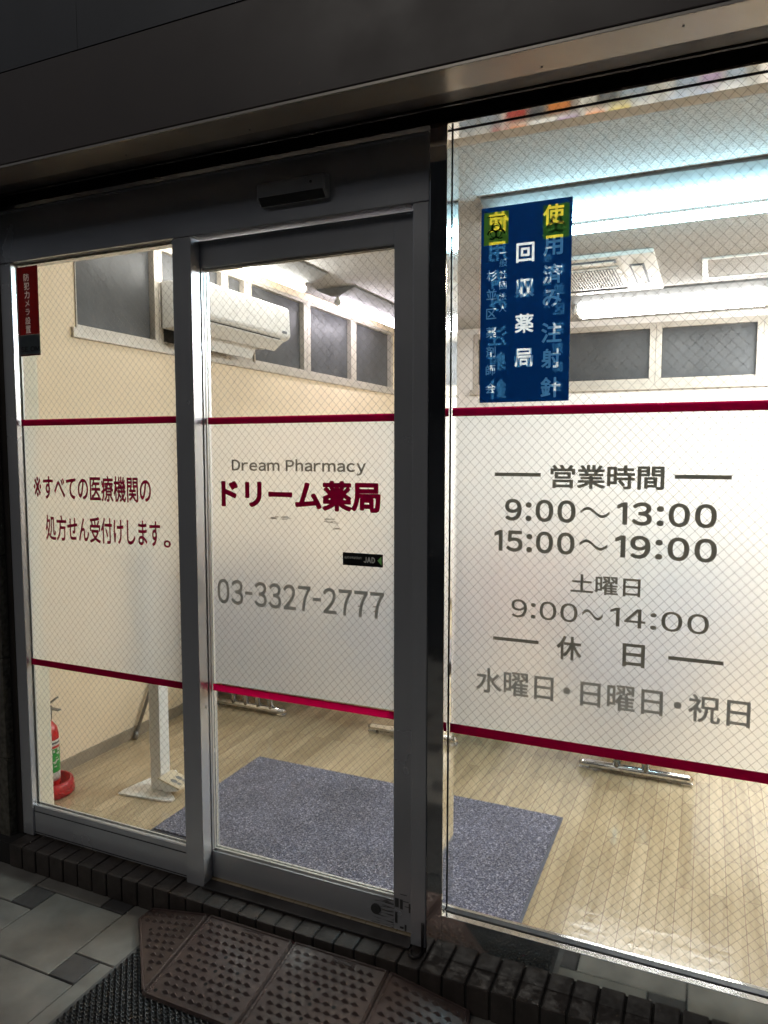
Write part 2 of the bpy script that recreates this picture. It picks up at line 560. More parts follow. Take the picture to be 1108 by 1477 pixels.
def lettering(body, x0, x1, z0, z1, y, m, parent, bold=0.0, gap=None, name='lettering', cut=None):
    """vinyl letters fitted into x0..x1, z0..z1; gap (em) packs letters closely instead of on the em grid"""
    polys = []
    pen = 0.0
    for ch in body:
        if ch == ' ':
            pen += .34
            continue
        P, lo, hi = glyph(WIDE.get(ch, ch), bold)
        if ch == '-':
            P = [[((q[0] - lo[0]) * .46, q[1]) for q in p] for p in P]
            lo, hi = lo * 0, np.array([(hi[0] - lo[0]) * .46, hi[1]])
        if gap is None and ch == '・':
            polys += [[(q[0] + pen - .2, q[1]) for q in p] for p in P]
            pen += .6
            continue
        if gap is None:
            off = pen
            pen += 1.0
        else:
            g_ = gap * 2.6 if ch == '1' else gap
            off = pen + (g_ - gap) - lo[0]
            pen += hi[0] - lo[0] + gap + (g_ - gap)
        polys += [[(q[0] + off, q[1]) for q in p] for p in P]
    fl_ = np.array([q for p in polys for q in p])
    lo, hi = fl_.min(0), fl_.max(0)
    polys = [[(x0 + (x1 - x0) * (q[0] - lo[0]) / (hi[0] - lo[0]), z0 + (z1 - z0) * (q[1] - lo[1]) / (hi[1] - lo[1])) for q in p] for p in polys]
    if cut is not None:
        cut += polys
    return flat(polys, y, m, parent, name)
def plate(x0, x1, z0, z1, y, m, parent, name, polys, cell=.0004):
    """thin printed sheet with the letters left clear"""
    nx, ny = int((x1 - x0) / cell) + 1, int((z1 - z0) / cell) + 1
    T = np.array([(p[0], p[i], p[i + 1]) for p in polys for i in range(1, len(p) - 1)])
    F = raster(T, x0, z0, cell, nx, ny)
    P = field_polys(1 - F)
    return flat([[(x0 + (x1 - x0) * q[0] / (nx - 1), z0 + (z1 - z0) * q[1] / (ny - 1)) for q in p] for p in P], y, m, parent, name)
def flat(polys, y, m, parent, name):
    b = MB()
    vc = {}
    def V(q):
        k = (round(q[0], 6), round(q[1], 6))
        if k not in vc:
            vc[k] = b.b.verts.new((q[0], y, q[1]))
        return vc[k]
    for p in polys:
        vs_ = []
        for q in p:
            v = V(q)
            if v not in vs_:
                vs_.append(v)
        if len(vs_) > 2:
            try:
                b.b.faces.new(vs_)
            except ValueError:
                pass
    return b.build(name, m, parent, norm=False)

# ------------------------------------------------------------------ ground
ZF = 0.095      # shop floor level
g = MB().box(-90, 90, -90, -3.4, -0.10, -0.03)
struct(g.build('road', M['asphalt']))

pv = MB()
pv.box(-4.6, 2.6, -3.4, 0.0, -0.06, -0.004)
pv.mi = 1
gap = 0.0025
x00, y00 = -2.105, -0.22
for i in range(-24, 25):
    for j in range(-24, 25):
        ox = x00 + 0.3 * i + 0.1 * j
        oy = y00 + 0.1 * i - 0.3 * j
        if not (-4.2 < ox < 2.0 and -3.05 < oy < -0.04):
            if not (-4.2 < ox < 2.0 and -3.05 < oy < 0.25):
                continue
        for (a, b, c, d, mi) in ((ox, oy, ox + .1, oy + .1, 2), (ox + .1, oy - .2, ox + .4, oy + .1, 1)):
            y1 = min(d, -0.004)
            if y1 - b < 0.01:
                continue
            pv.mi = mi
            h = random.uniform(-0.0006, 0.0006)
            pv.box(a + gap, c - gap, b + gap, y1 - gap, -0.012, h, 0.0015, 1)
struct(pv.build('pavement', [M['grout'], M['tileA'], M['tileB']]))

# ------------------------------------------------------------------ room shell
fl = MB()
fl.box(-2.57, 2.0, 0.036, 4.5, 0.0865, ZF)
struct(fl.build('floor', M['floor']))
ce = MB()
ce.box(-2.75, 2.1, 0.15, 4.65, 2.6, 2.68)
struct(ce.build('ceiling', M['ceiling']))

bld = thing('pharmacy_building', 'dark shopfront building with a lit cream room behind its glass', 'building', (-0.5, 0.1, 0))
WS, WT = 2.06, 2.55
sw = MB()
sw.box(-2.75, -2.57, 0.02, 4.65, 0.0, 2.013)
sw.box(-2.75, -2.57, 0.02, 0.585, 2.013, 2.6)
sw.box(-2.75, -2.57, 4.12, 4.65, 2.013, 2.6)
sw.box(-2.75, -2.57, 0.585, 4.12, WT, 2.6)
sw.build('side_wall', M['cream'], bld)
nb = MB().box(-2.57, -2.262, 0.035, 0.109, ZF, 2.355, 0.003)
nb.build('wall_return', M['nib'], bld)
bw = MB()
bw.box(-2.57, 2.1, 4.5, 4.65, 0.0, 2.013)
bw.box(-2.57, -1.95, 4.5, 4.65, 2.013, 2.6)
bw.box(1.75, 2.1, 4.5, 4.65, 2.013, 2.6)
bw.box(-1.95, 1.75, 4.5, 4.65, WT, 2.6)
bw.build('back_wall', M['cream2'], bld)
rw = MB().box(2.0, 2.1, 0.16, 4.5, 0.0, 2.6)
rw.build('right_wall', M['cream'], bld)
bb = MB().box(-2.57, -2.561, 0.145, 4.5, ZF, 0.150, 0.002)
bb.box(-2.561, 2.0, 4.491, 4.5, ZF, 0.150, 0.002)
bb.build('baseboard', M['base'], bld)
# lintel over the shopfront
lt = MB()
lt.box(-2.75, 2.1, 0.098, 0.15, 2.356, 2.6)
lt.build('lintel', M['cream2'], bld)
fr = MB()
fr.box(-2.6, 2.4, 0.01, 0.096, 2.365, 3.1)
fr.build('slot_back', M['slot'], bld)
# shutter box in front of the head of the openings
fa = MB().box(-4.4, 2.6, -0.245, -0.139, 2.372, 2.632, 0.003)
fa.build('shutter_box', M['fascia'], bld)
sf = MB().box(-4.4, 2.6, -0.243, -0.139, 2.364, 2.3715, 0.001)
sf.build('soffit_strip', M['soffit'], bld)
for xx, yy in ((-.367, -.163), (-.075, -.205), (-1.14, -.16), (-1.56, -.165), (-2.05, -.2)):
    MB().tube([(xx, yy, 2.3645), (xx, yy, 2.3625)], .0026, 12).build('screw', M['gasket'], bld)
sl = MB()
sl.box(-4.4, 2.6, -0.137, -0.062, 2.376, 2.42, 0.002)
sl.box(-4.4, 2.6, -0.058, -0.05, 2.372, 2.40, 0.001)
sl.build('slot_lip', M['slot'], bld)
for xa, xb in ((-4.4, -1.6505), (-1.6495, 2.6)):
    MB().box(xa, xb, -0.246, -0.1, 2.6335, 3.1, 0.0008).build('sign_panel', M['sign'], bld)
MB().box(-4.6, 2.8, -.3, 0.2, 3.102, 3.3).build('cornice', M['fascia'], bld)
pl = MB()
for k in range(8):
    pl.box(-3.2, -2.337, -0.03, 0.034, 0.0 + 0.38 * k, 0.38 * k + 0.377, 0.002)
pl.build('stone_pier', M['stone'], bld)
MB().box(-2.335, -2.304, 0.0, 0.09, 0.085, 2.36, 0.002).build('shutter_guide', M['slot'], bld)
pr = MB()
for k in range(8):
    pr.box(1.75, 2.6, -0.03, 0.034, 0.38 * k, 0.38 * k + 0.377, 0.002)
pr.build('stone_pier', M['stone'], bld)

# clerestory windows
def win_left(y0, y1, fr_=0.03, lead=None):
    w_ = MB()
    lead = lead or fr_
    x0, x1 = -2.62, -2.565
    w_.box(x0, x1, y0, y0 + lead, WS, WT, 0.001)
    w_.box(x0, x1, y1 - fr_, y1, WS, WT, 0.002)
    w_.box(x0, x1, y0 + lead, y1 - fr_, WS, WS + .014, 0.002)
    w_.box(x0, x1, y0 + lead, y1 - fr_, WT - .022, WT, 0.002)
    f = w_.build('window', M['winframe'], bld)
    p = MB().box(-2.605, -2.599, y0 + lead - .003, y1 - fr_ + .004, WS + .010, WT - .018)
    p.build('pane', M['pane'], f)
win_left(0.587, 1.12, 0.028, 0.005)
win_left(1.122, 1.68)
win_left(1.682, 1.90)
win_left(1.902, 2.618, 0.045)
win_left(2.62, 3.342, 0.045)
win_left(3.344, 4.118, 0.045)
MB().box(-2.62, -2.555, 0.56, 4.13, 2.0135, 2.0595, 0.003).build('window_sill', M['winframe'], bld)
def win_back(x0, x1, fr_=0.045):
    w_ = MB()
    y0, y1 = 4.495, 4.55
    w_.box(x0, x0 + fr_, y0, y1, WS, WT, 0.002)
    w_.box(x1 - fr_, x1, y0, y1, WS, WT, 0.002)
    w_.box(x0 + fr_, x1 - fr_, y0, y1, WS, WS + fr_, 0.002)
    w_.box(x0 + fr_, x1 - fr_, y0, y1, WT - fr_, WT, 0.002)
    f = w_.build('window', M['winframe'], bld)
    MB().box(x0 + fr_ - .004, x1 - fr_ + .004, 4.524, 4.53, WS + fr_ - .004, WT - fr_ + .004).build('pane', M['pane'], f)
win_back(-1.948, -1.182)
win_back(-1.18, -0.421)
win_back(-0.419, 0.355)
win_back(0.357, 1.05)
win_back(1.052, 1.748)
MB().box(-1.97, 1.77, 4.47, 4.55, 2.0135, 2.0595, 0.003).build('window_sill', M['winframe'], bld)

# ------------------------------------------------------------------ brick step
st = MB()
st.box(-3.2, 2.6, -0.066, 0.12, 0.0, 0.081)
st.mi = 1
x = -2.56
k = 0
while x < 1.8:
    wv = 0.0655
    if x > -2.34:
        dz = random.uniform(-0.001, 0.001)
        st.box(x + 0.002, x + wv - 0.002, -0.072 + random.uniform(-.0012, .0012), 0.1, 0.0005, 0.0855 + dz, 0.0045, 2)
    x += wv + 0.0015
bs = st.build('brick_step', [M['mortar'], M['brick']])
tag(bs, 'low doorstep of dark brown bricks along the foot of the shopfront', 'step')

# ------------------------------------------------------------------ glass helpers
def wires(x0, x1, z0, z1, y, parent, p=0.0128, slope=1.06):
    """diamond wire net inside a pane"""
    b = MB()
    rw = random.Random(len(parent.name) + int(x0 * 100))
    hw = 0.00033
    dirs = (Vector((1, 0, slope)).normalized(), Vector((1, 0, -slope)).normalized())
    step = 2 * p
    W, H = x1 - x0, z1 - z0
    for sgn in (1, -1):
        n0 = int(-(H / slope) / step) - 2
        n1 = int(W / step) + 2 + int((H / slope) / step)
        for i in range(n0, n1):
            xs = x0 + i * step + 0.004 + rw.uniform(-.0007, .0007)
            if sgn > 0:      # line z = z0 + slope (x - xs)
                a0 = max(x0, xs); a1 = min(x1, xs + H / slope)
                if a1 - a0 < 0.004: continue
                A = Vector((a0, y, z0 + slope * (a0 - xs))); B = Vector((a1, y, z0 + slope * (a1 - xs)))
            else:
                a0 = max(x0, xs); a1 = min(x1, xs + H / slope)
                if a1 - a0 < 0.004: continue
                A = Vector((a0, y, z1 - slope * (a0 - xs))); B = Vector((a1, y, z1 - slope * (a1 - xs)))
            d = (B - A).normalized()
            nrm = Vector((-d.z, 0, d.x)) * hw
            dy = Vector((0, hw, 0))
            off = Vector((0, 0.0005 * sgn, 0))
            q = [A + off + nrm, A + off - dy, A + off - nrm, A + off + dy]
            e = [B + off + nrm, B + off - dy, B + off - nrm, B + off + dy]
            va = [b.b.verts.new(v) for v in q]
            vb = [b.b.verts.new(v) for v in e]
            for k_ in range(4):
                b.b.faces.new((va[k_], vb[k_], vb[(k_ + 1) % 4], va[(k_ + 1) % 4]))
    return b.build('wire_mesh', M['wire'], parent)
def pane(x0, x1, z0, z1, y, parent, f0, f1, bands, bx=None, name='glass'):
    gl = MB().box(x0, x1, y - .003, y + .003, z0, z1).build(name, M['glass'], parent)
    wires(x0 + .001, x1 - .001, z0 + .001, z1 - .001, y, gl)
    bx = bx or (x0, x1)
    fm = MB()
    fm.face([(bx[0], y + .0042, f0), (bx[1], y + .0042, f0), (bx[1], y + .0042, f1), (bx[0], y + .0042, f1)])
    fm.build('frosted_film', M['film'], gl, norm=False)
    for a, b in bands:
        flat([[(bx[0], a), (bx[1], a), (bx[1], b), (bx[0], b)]], y - .0043, M['v_red'], gl, 'stripe')
    return gl

# ------------------------------------------------------------------ show window (right)
sh = thing('show_window', 'large wired glass show window in a mirror steel frame with opening hours on it', 'window', (-0.64, 0.045, 0.085))
X0, X1, Z0, Z1 = -0.643, 1.55, 0.2105, 2.355
f = MB()
f.box(-0.6905, X0, 0.0, 0.096, 0.086, 2.362, 0.0012)
f.box(X1, X1 + .05, 0.0, 0.096, 0.086, 2.362, 0.0012)
f.box(X0, X1, 0.0, 0.058, 0.086, Z0, 0.0012)
f.box(X0, X1, 0.0, 0.096, Z1, 2.362, 0.0012)
f.build('window_frame', M['steel'], sh)
gk = MB()
for ya, yb in ((.0405, .0428),):
    gk.box(X0, X0 + .0025, ya, yb, Z0, Z1)
    gk.box(X0 + .0025, X1, ya, yb, Z1 - .003, Z1)
    gk.box(X0 + .0025, X1, .024, yb, Z0, Z0 + .003)
gk.build('gasket', M['gasket'], sh)
gw = pane(X0 + .0005, X1 - .0005, Z0 + .0005, Z1 - .0005, .046, sh, .729, 1.632, ((1.609, 1.632), (.729, .7555)), (X0 + .005, X1 - .005))
TY = .0418
flat([[(-.118, 1.6322), (-.099, 1.6325), (-.101, 1.6296), (-.109, 1.6304), (-.116, 1.6288)]], .0413, M['v_core'], gw, 'torn_film')
flat([[(-.1072, 1.609), (-.1066, 1.609), (-.1052, 1.628), (-.1058, 1.628)]], .0413, M['v_grey'], gw, 'torn_film')
def L(body, x0, x1, z0, z1, m='v_grey', o=0.012, gap=None):
    return lettering(body, x0, x1, z0, z1, TY, M[m], gw, o, gap)
L('営業時間', -.371, -.096, 1.4205, 1.481, o=.028)
def bar(x0, x1, z0, z1):
    flat([[(x0, z0), (x1, z0), (x1, z1), (x0, z1)]], TY, M['v_grey'], gw, 'dash')
bar(-.518, -.396, 1.4495, 1.459)
bar(-.073, .0515, 1.449, 1.459)
def hours(a, b, x0, xc, xd, x1, z0, z1, m='v_grey', o=.012):
    L(a, x0, xc, z0, z1, m, o, .13)
    L(b, xd, x1, z0, z1, m, o, .13)
    zc = (z0 + z1) / 2
    tw = MB()
    n = 22
    xa, xb = xc + .012, xd - .018
    pts = []
    for i in range(n + 1):
        u = i / n
        pts.append((xa + (xb - xa) * u, zc + .010 * math.sin(u * 2 * math.pi)))
    for (p_, q_) in zip(pts[:-1], pts[1:]):
        tw.face([(p_[0], TY, p_[1] - .0038), (q_[0], TY, q_[1] - .0038), (q_[0], TY, q_[1] + .0038), (p_[0], TY, p_[1] + .0038)])
    tw.build('wave_dash', M[m], gw, norm=False)
hours('9:00', '13:00', -.489, -.305, -.204, .023, 1.332, 1.390, o=.03)
hours('15:00', '19:00', -.517, -.306, -.207, .026, 1.2495, 1.307, o=.03)
L('土曜日', -.314, -.1435, 1.152, 1.2015, o=.02)
hours('9:00', '14:00', -.468, -.295, -.214, .0145, 1.074, 1.123, o=.012)
L('休', -.346, -.283, .974, 1.037, o=.026)
L('日', -.182, -.1285, .974, 1.0335, o=.026)
bar(-.517, -.394, 1.007, 1.016)
bar(-.074, .0495, 1.0035, 1.013)
L('水曜日・日曜日・祝日', -.563, .1115, .8565, .926, 'v_pale', .018)

# ------------------------------------------------------------------ automatic entrance door (left)
ad = thing('entrance_door', 'grey aluminium automatic sliding door with a fixed side pane', 'door', (-1.5, 0.045, 0.085))
h = MB()
h.box(-2.302, -0.6925, 0.0, 0.085, 2.171, 2.346, 0.002)
h.box(-2.302, -0.6925, -0.006, 0.0, 2.338, 2.346, 0.001)
h.build('header', M['frame'], ad)
j = MB()
j.box(-2.302, -2.25, 0.0, 0.034, 0.088, 2.169, 0.003)
j.build('jamb', M['frame'], ad)
j = MB()
j.box(-1.541, -1.4695, 0.0, 0.0435, 0.084, 2.1695, 0.0025)
j.build('post', M['frame'], ad)
lk = MB().tube([(-1.4695, .03, .685), (-1.468, .03, .685)], .006, 14)
lk.tube([(-1.4695, .075, .21), (-1.468, .075, .21)], .004, 10)
lk.build('lock_cylinder', M['greyplastic'], ad)
j = MB()
j.box(-0.7385, -0.6925, 0.0, 0.12, 0.098, 2.1695, 0.003)
j.build('jamb', M['frame'], ad)
hk = MB()
hk.tube([(-.7, -.006, .175), (-.7, -.006, .092)], .004, 8)
hk.tube([(-.7, -.006, .092), (-.703, -.03, .0905), (-.715, -.04, .0905), (-.73, -.03, .0905), (-.733, -.012, .0905)], .0045, 8)
hk.build('door_hook', M['slot'], ad)
tk = MB()
tk.box(-1.469, -0.74, -0.012, 0.125, 0.0865, 0.0935, 0.0015)
tk.box(-1.468, -0.74, 0.088, 0.094, 0.0935, 0.0965)
tk.build('track', M['slot'], ad)
r = MB()
r.box(-2.2495, -1.5415, 0.008, 0.034, 0.094, 0.203, 0.002)
r.box(-2.2495, -1.5415, 0.012, 0.030, 0.2025, 0.2045)
r.build('bottom_rail', M['frame'], ad)
r = MB().box(-2.2495, -1.5415, 0.0065, 0.0085, 0.180, 0.1825).box(-2.2495, -1.5415, 0.0065, 0.0085, 0.1, 0.1025)
r.build('rail_groove', M['gasket'], ad)
bd = MB()
bd.box(-2.2495, -2.243, .026, .032, .203, 2.17)
bd.box(-2.243, -1.5415, .026, .032, 2.163, 2.17)
bd.box(-2.243, -1.5415, .026, .032, .203, .209)
bd.build('glazing_bead', M['frame_in'], ad)
Gs = 0.020
gs = pane(-2.2495, -1.5415, .2035, 2.1705, Gs, ad, .737, 1.627, ((1.6045, 1.627), (.737, .7605)), (-2.244, -1.542), name='side_pane')
kf = (1.85 + Gs - .0045) / 1.896
def S(x):
    return x * kf
def SZ(z):
    return 1.515 + (z - 1.515) * kf
lettering('※', S(-2.231), S(-2.194), SZ(1.351), SZ(1.425), Gs - .0042, M['v_wine'], gs, .010)
lettering('すべての医療機関の', S(-2.184), S(-1.690), SZ(1.342), SZ(1.431), Gs - .0042, M['v_wine'], gs, .024)
lettering('処方せん受付けします', S(-2.180), S(-1.655), SZ(1.196), SZ(1.288), Gs - .0042, M['v_wine'], gs, .022)
lettering('。', S(-1.642), S(-1.612), SZ(1.197), SZ(1.222), Gs - .0042, M['v_wine'], gs, .022)

# sliding leaf (a part of the door set)
LX0, LX1 = -1.525, -0.742
lf = MB()
lf.box(LX0, -1.466, .045, .085, .098, 2.166, .0015)
lf.box(-.811, LX1, .045, .085, .098, 2.166, .0015)
lf.box(-1.466, -.811, .045, .085, 2.083, 2.166, .0015)
lf.build('leaf_frame', M['frame'], ad)
leaf = MB().box(-1.466, -.811, .045, .085, .098, .188, .0015).build('door_leaf', M['scuff'], ad)
bd = MB()
for yy in ((.054, .0605), (.0675, .074)):
    bd.box(-1.466, -1.4645, yy[0], yy[1], .188, 2.083)
    bd.box(-1.4645, -.811, yy[0], yy[1], .188, .195)
    bd.box(-1.4645, -.811, yy[0], yy[1], 2.077, 2.083)
bd.build('glazing_bead', M['frame_in'], leaf)
kn = MB().tube([(-.868, .0455, .146), (-.868, .0405, .146)], .0155, 20)
kn.tube([(-.868, .0405, .146), (-.868, .039, .146)], .006, 12)
kn.build('lock_cylinder', M['scuffmark'], leaf)
scf = MB()
for (xa, za, ww, hh) in ((-.806, .168, .012, .028), (-.79, .165, .009, .03), (-.762, .16, .005, .028), (-.806, .118, .008, .035), (-.79, .105, .012, .006), (-.78, .19, .018, .0022), (-.79, .21, .022, .002), (-.775, .175, .02, .002), (-.775, .1, .006, .02)):
    scf.box(xa, xa + ww, .0443, .0451, za, za + hh)
scf.build('scratch', M['scuffmark'], leaf)
DL = .064
gd = MB().box(-1.4662, -.8105, DL - .003, DL + .003, .1875, 2.0835).build('door_pane', M['glass'], ad)
wires(-1.4655, -.8115, .1885, 2.0825, DL, gd)
fm = MB()
fm.face([(-1.460, DL + .0042, .756), (-.8112, DL + .0042, .756), (-.8112, DL + .0042, 1.622), (-1.460, DL + .0042, 1.622)])
fm.build('frosted_film', M['film'], gd, norm=False)
for a, b in ((1.6, 1.622), (.732, .756)):
    flat([[(-1.463, a), (-.8112, a), (-.8112, b), (-1.463, b)]], DL - .0043, M['v_red'], gd, 'stripe')
DT = DL - .0042
lettering('Dream Pharmacy', -1.374, -.906, 1.4445, 1.4915, DT, M['v_grey'], gd, .024, .10)
lettering('ドリーム薬局', -1.416, -.859, 1.337, 1.428, DT, M['v_red'], gd, .045)
lettering('03-3327-2777', -1.438, -.848, 1.0255, 1.1065, DT, M['v_pale'], gd, .020, .09)
rs = MB()
random.seed(3)
for (xa, za, n, sx_, sz_) in ((-1.20, 1.311, 9, .05, .004), (-1.04, 1.308, 7, .03, .006), (-1.0, 1.296, 4, .006, .012), (-.90, 1.05, 5, .03, .012)):
    for q in range(n):
        cx = xa + random.uniform(-1, 1) * sx_
        cz = za + random.uniform(-1, 1) * sz_
        l = random.uniform(.004, .014)
        t_ = random.uniform(.0008, .0026)
        rs.face([(cx - l, DT, cz - t_), (cx + l, DT, cz - t_ * .3), (cx + l * .7, DT, cz + t_), (cx - l * .5, DT, cz + t_ * .8)])
rs.build('glue_residue', M['v_pale'], gd, norm=False)

# door sensor on the header
ss = thing('door_sensor', 'grey motion sensor bar on the header above the sliding door', 'sensor', (-1.098, 0, 2.22))
pf = [(0, 2.217), (0, 2.279), (-.022, 2.279), (-.030, 2.272), (-.030, 2.236), (-.012, 2.217)]
MB().prism(pf, 'x', -1.207, -.986, .0025).build('sensor_housing', M['sensor'], ss)
MB().prism([(-.014, 2.2165), (-.0315, 2.235), (-.0325, 2.2325), (-.016, 2.2145)], 'x', -1.2, -.993).build('sensor_window', M['black'], ss)
MB().tube([(-1.03, -.0298, 2.258), (-1.03, -.0312, 2.258)], .004, 12).build('indicator', M['greyplastic'], ss)

# ------------------------------------------------------------------ stickers and poster
PX0, PX1, PZ0, PZ1 = -.5615, -.3285, 1.643, 2.1435
PW, PH = PX1 - PX0, PZ1 - PZ0
po = thing('poster', 'dark blue two-sided poster with white vertical lettering and yellow squares', 'poster', (-.445, .04, 1.643))
PC = .00042           # poster raster cell
PNX, PNY = int(PW / PC) + 1, int(PH / PC) + 1
def holes(items, bold=.02):
    F = np.zeros((PNY, PNX))
    for ch, u, v, sz, hf in items:
        T = glyph_tris(ch).reshape(-1, 2)
        lo, hi = T.min(0), T.max(0)
        k_ = sz * PW / max(hi - lo)
        T = ((T - (lo + hi) / 2) * k_ + (u * PW, (1 - v) * PH)).reshape(-1, 3, 2)
        n0 = ((T.reshape(-1, 2).min(0)) / PC - 8).astype(int).clip(0)
        n1 = ((T.reshape(-1, 2).max(0)) / PC + 9).astype(int)
        n1 = np.minimum(n1, (PNX, PNY))
        S_ = dilate(raster(T, n0[0] * PC, n0[1] * PC, PC, n1[0] - n0[0], n1[1] - n0[1]), bold * k_ / PC)
        F[n0[1]:n1[1], n0[0]:n1[0]] = np.maximum(F[n0[1]:n1[1], n0[0]:n1[0]], S_)
    return F
big = [(c, .80, v, s_, 1.0) for c, v, s_ in zip('使用済み注射針', (.075, .225, .365, .485, .655, .785, .93), (.215, .20, .2, .19, .21, .2, .21))]
mid = [(c, .5, v, .20, 1.0) for c, v in zip('回収薬局', (.245, .42, .60, .775))]
sma = [(c, .255, v, .085, 1.0) for c, v in zip('一般社団法人', (.235, .285, .345, .40, .455, .515))]
smb = [(c, .125, v, .115, 1.0) for c, v in zip('杉並区薬剤師会', (.345, .44, .54, .635, .735, .83, .925))]
HF = np.maximum(holes(big + mid, .028), holes(sma + smb, .02))
uu, vv_ = np.meshgrid(np.arange(PNX) / (PNX - 1), 1 - np.arange(PNY) / (PNY - 1))
HF[(uu > .03) & (uu < .31) & (vv_ > .025) & (vv_ < .19)] = 1
BLUE = field_polys(1 - HF)
def place(name, y, m, mirror, parent):
    b = MB()
    vc = {}
    for p in BLUE:
        vs_ = []
        for q in p:
            if q not in vc:
                X = q[0] * PW / (PNX - 1)
                vc[q] = b.b.verts.new((PX0 + (PW - X if mirror else X), y, PZ0 + q[1] * PH / (PNY - 1)))
            if vc[q] not in vs_:
                vs_.append(vc[q])
        if len(vs_) > 2:
            try:
                b.b.faces.new(vs_)
            except ValueError:
                pass
    return b.build(name, m, parent, norm=False)
def ring(b, cx, cz, r0, r1, y, a0=0, a1=360, n=30):
    for i in range(n):
        t0, t1 = R(a0 + (a1 - a0) * i / n), R(a0 + (a1 - a0) * (i + 1) / n)
        b.face([(cx + r0 * math.cos(t0), y, cz + r0 * math.sin(t0)), (cx + r1 * math.cos(t0), y, cz + r1 * math.sin(t0)),
                (cx + r1 * math.cos(t1), y, cz + r1 * math.sin(t1)), (cx + r0 * math.cos(t1), y, cz + r0 * math.sin(t1))])
def yellow_sq(y, mirror):
    b = MB()
    def fx(u):
        return PX0 + (u if not mirror else 1 - u) * PW
    b.face([(fx(.03), y, PZ1 - .19 * PH), (fx(.31), y, PZ1 - .19 * PH), (fx(.31), y, PZ1 - .025 * PH), (fx(.03), y, PZ1 - .025 * PH)])
    b.build('yellow_square', M['t_yellow'], po, norm=False)
    c = MB()
    yy = y - .0001 if not mirror else y + .0001
    cx, cz = fx(.17), PZ1 - .125 * PH
    for k_ in range(3):
        a = 90 + 120 * k_
        ring(c, cx + .0125 * math.cos(R(a)), cz + .0125 * math.sin(R(a)), .0092, .0130, yy, a + 24, a + 336)
    ring(c, cx, cz, .0145, .0165, yy + (.00005 if mirror else -.00005), 0, 360, 36)
    c.face([(fx(.07), yy, PZ1 - .052 * PH), (fx(.27), yy, PZ1 - .052 * PH), (fx(.27), yy, PZ1 - .047 * PH), (fx(.07), yy, PZ1 - .047 * PH)])
    c.build('hazard_symbol', M['t_black'], po, norm=False)
place('front_print', .0396, M['t_blue'], False, po)
place('back_print', .0410, M['t_blue'], True, po)
yellow_sq(.0395, False)
yellow_sq(.0411, True)
MB().box(PX0, PX1, .0401, .0405, PZ0, PZ1).build('paper', M['v_core'], po)

for (cx, cz, a) in ((PX0 - .001, PZ1 - .018, 48), (PX1 - .012, PZ1 + .001, -40), (PX0 + .01, PZ0 - .001, -42)):
    d, n_ = Vector((math.cos(R(a)), math.sin(R(a)))), Vector((-math.sin(R(a)), math.cos(R(a))))
    q = [Vector((cx, cz)) + d * u * .017 + n_ * v * .007 for u, v in ((-1, -1), (1, -1), (1, 1), (-1, 1))]
    flat([[tuple(p_) for p_ in q]], .0391, M['tape'], po, 'tape')

RX0, RX1, RZ0, RZ1 = -2.236, -2.136, 1.849, 2.155
yst = .0155
rsx = thing('warning_sticker', 'narrow dark red security camera sticker with a grey foot, top corner of the left pane', 'sticker', (-2.186, yst, RZ0))
MB().box(RX0, RX1, yst, yst + .0006, RZ0 + .006, RZ0 + .0728).build('grey_panel', M['v_stickergrey'], rsx)
MB().box(RX0, RX1, yst, yst + .0006, RZ0, RZ0 + .0058).build('red_edge', M['v_stickerred'], rsx)
cut = []
for i, ch in enumerate('防犯カメラ設置'):
    zc = 2.118 - i * .0296
    s_ = .0125 if i not in (3, 4) else .0105
    lettering(ch, -2.191 - s_, -2.191 + s_, zc - s_, zc + s_, yst + .0003, M['v_white'], rsx, .004, cut=cut)
plate(RX0, RX1, RZ0 + .073, RZ1, yst, M['v_stickerred'], rsx, 'red_panel', cut)
lettering('SE OM', RX0 + .006, RX1 - .003, RZ0 + .014, RZ0 + .032, yst - .0004, M['v_black'], rsx, .03, .06)

jx = thing('door_sticker', 'small black sticker with a green arrowhead on the sliding door', 'sticker', (-.917, .06, 1.179))
yj = DL - .0046
cut = []
lettering('JAD', -.913, -.877, 1.1895, 1.207, yj + .0002, M['v_cream'], jx, .05, .09, cut=cut)
lettering('automation', -.977, -.921, 1.199, 1.208, yj + .0002, M['v_pale'], jx, .0, .1, cut=cut)
tri = [(-.869, 1.198), (-.8565, 1.185), (-.8565, 1.211)]
flat([tri], yj + .0002, M['v_green'], jx, 'arrowhead')
plate(-.982, -.8515, 1.179, 1.217, yj, M['v_black'], jx, 'backing', cut + [tri])

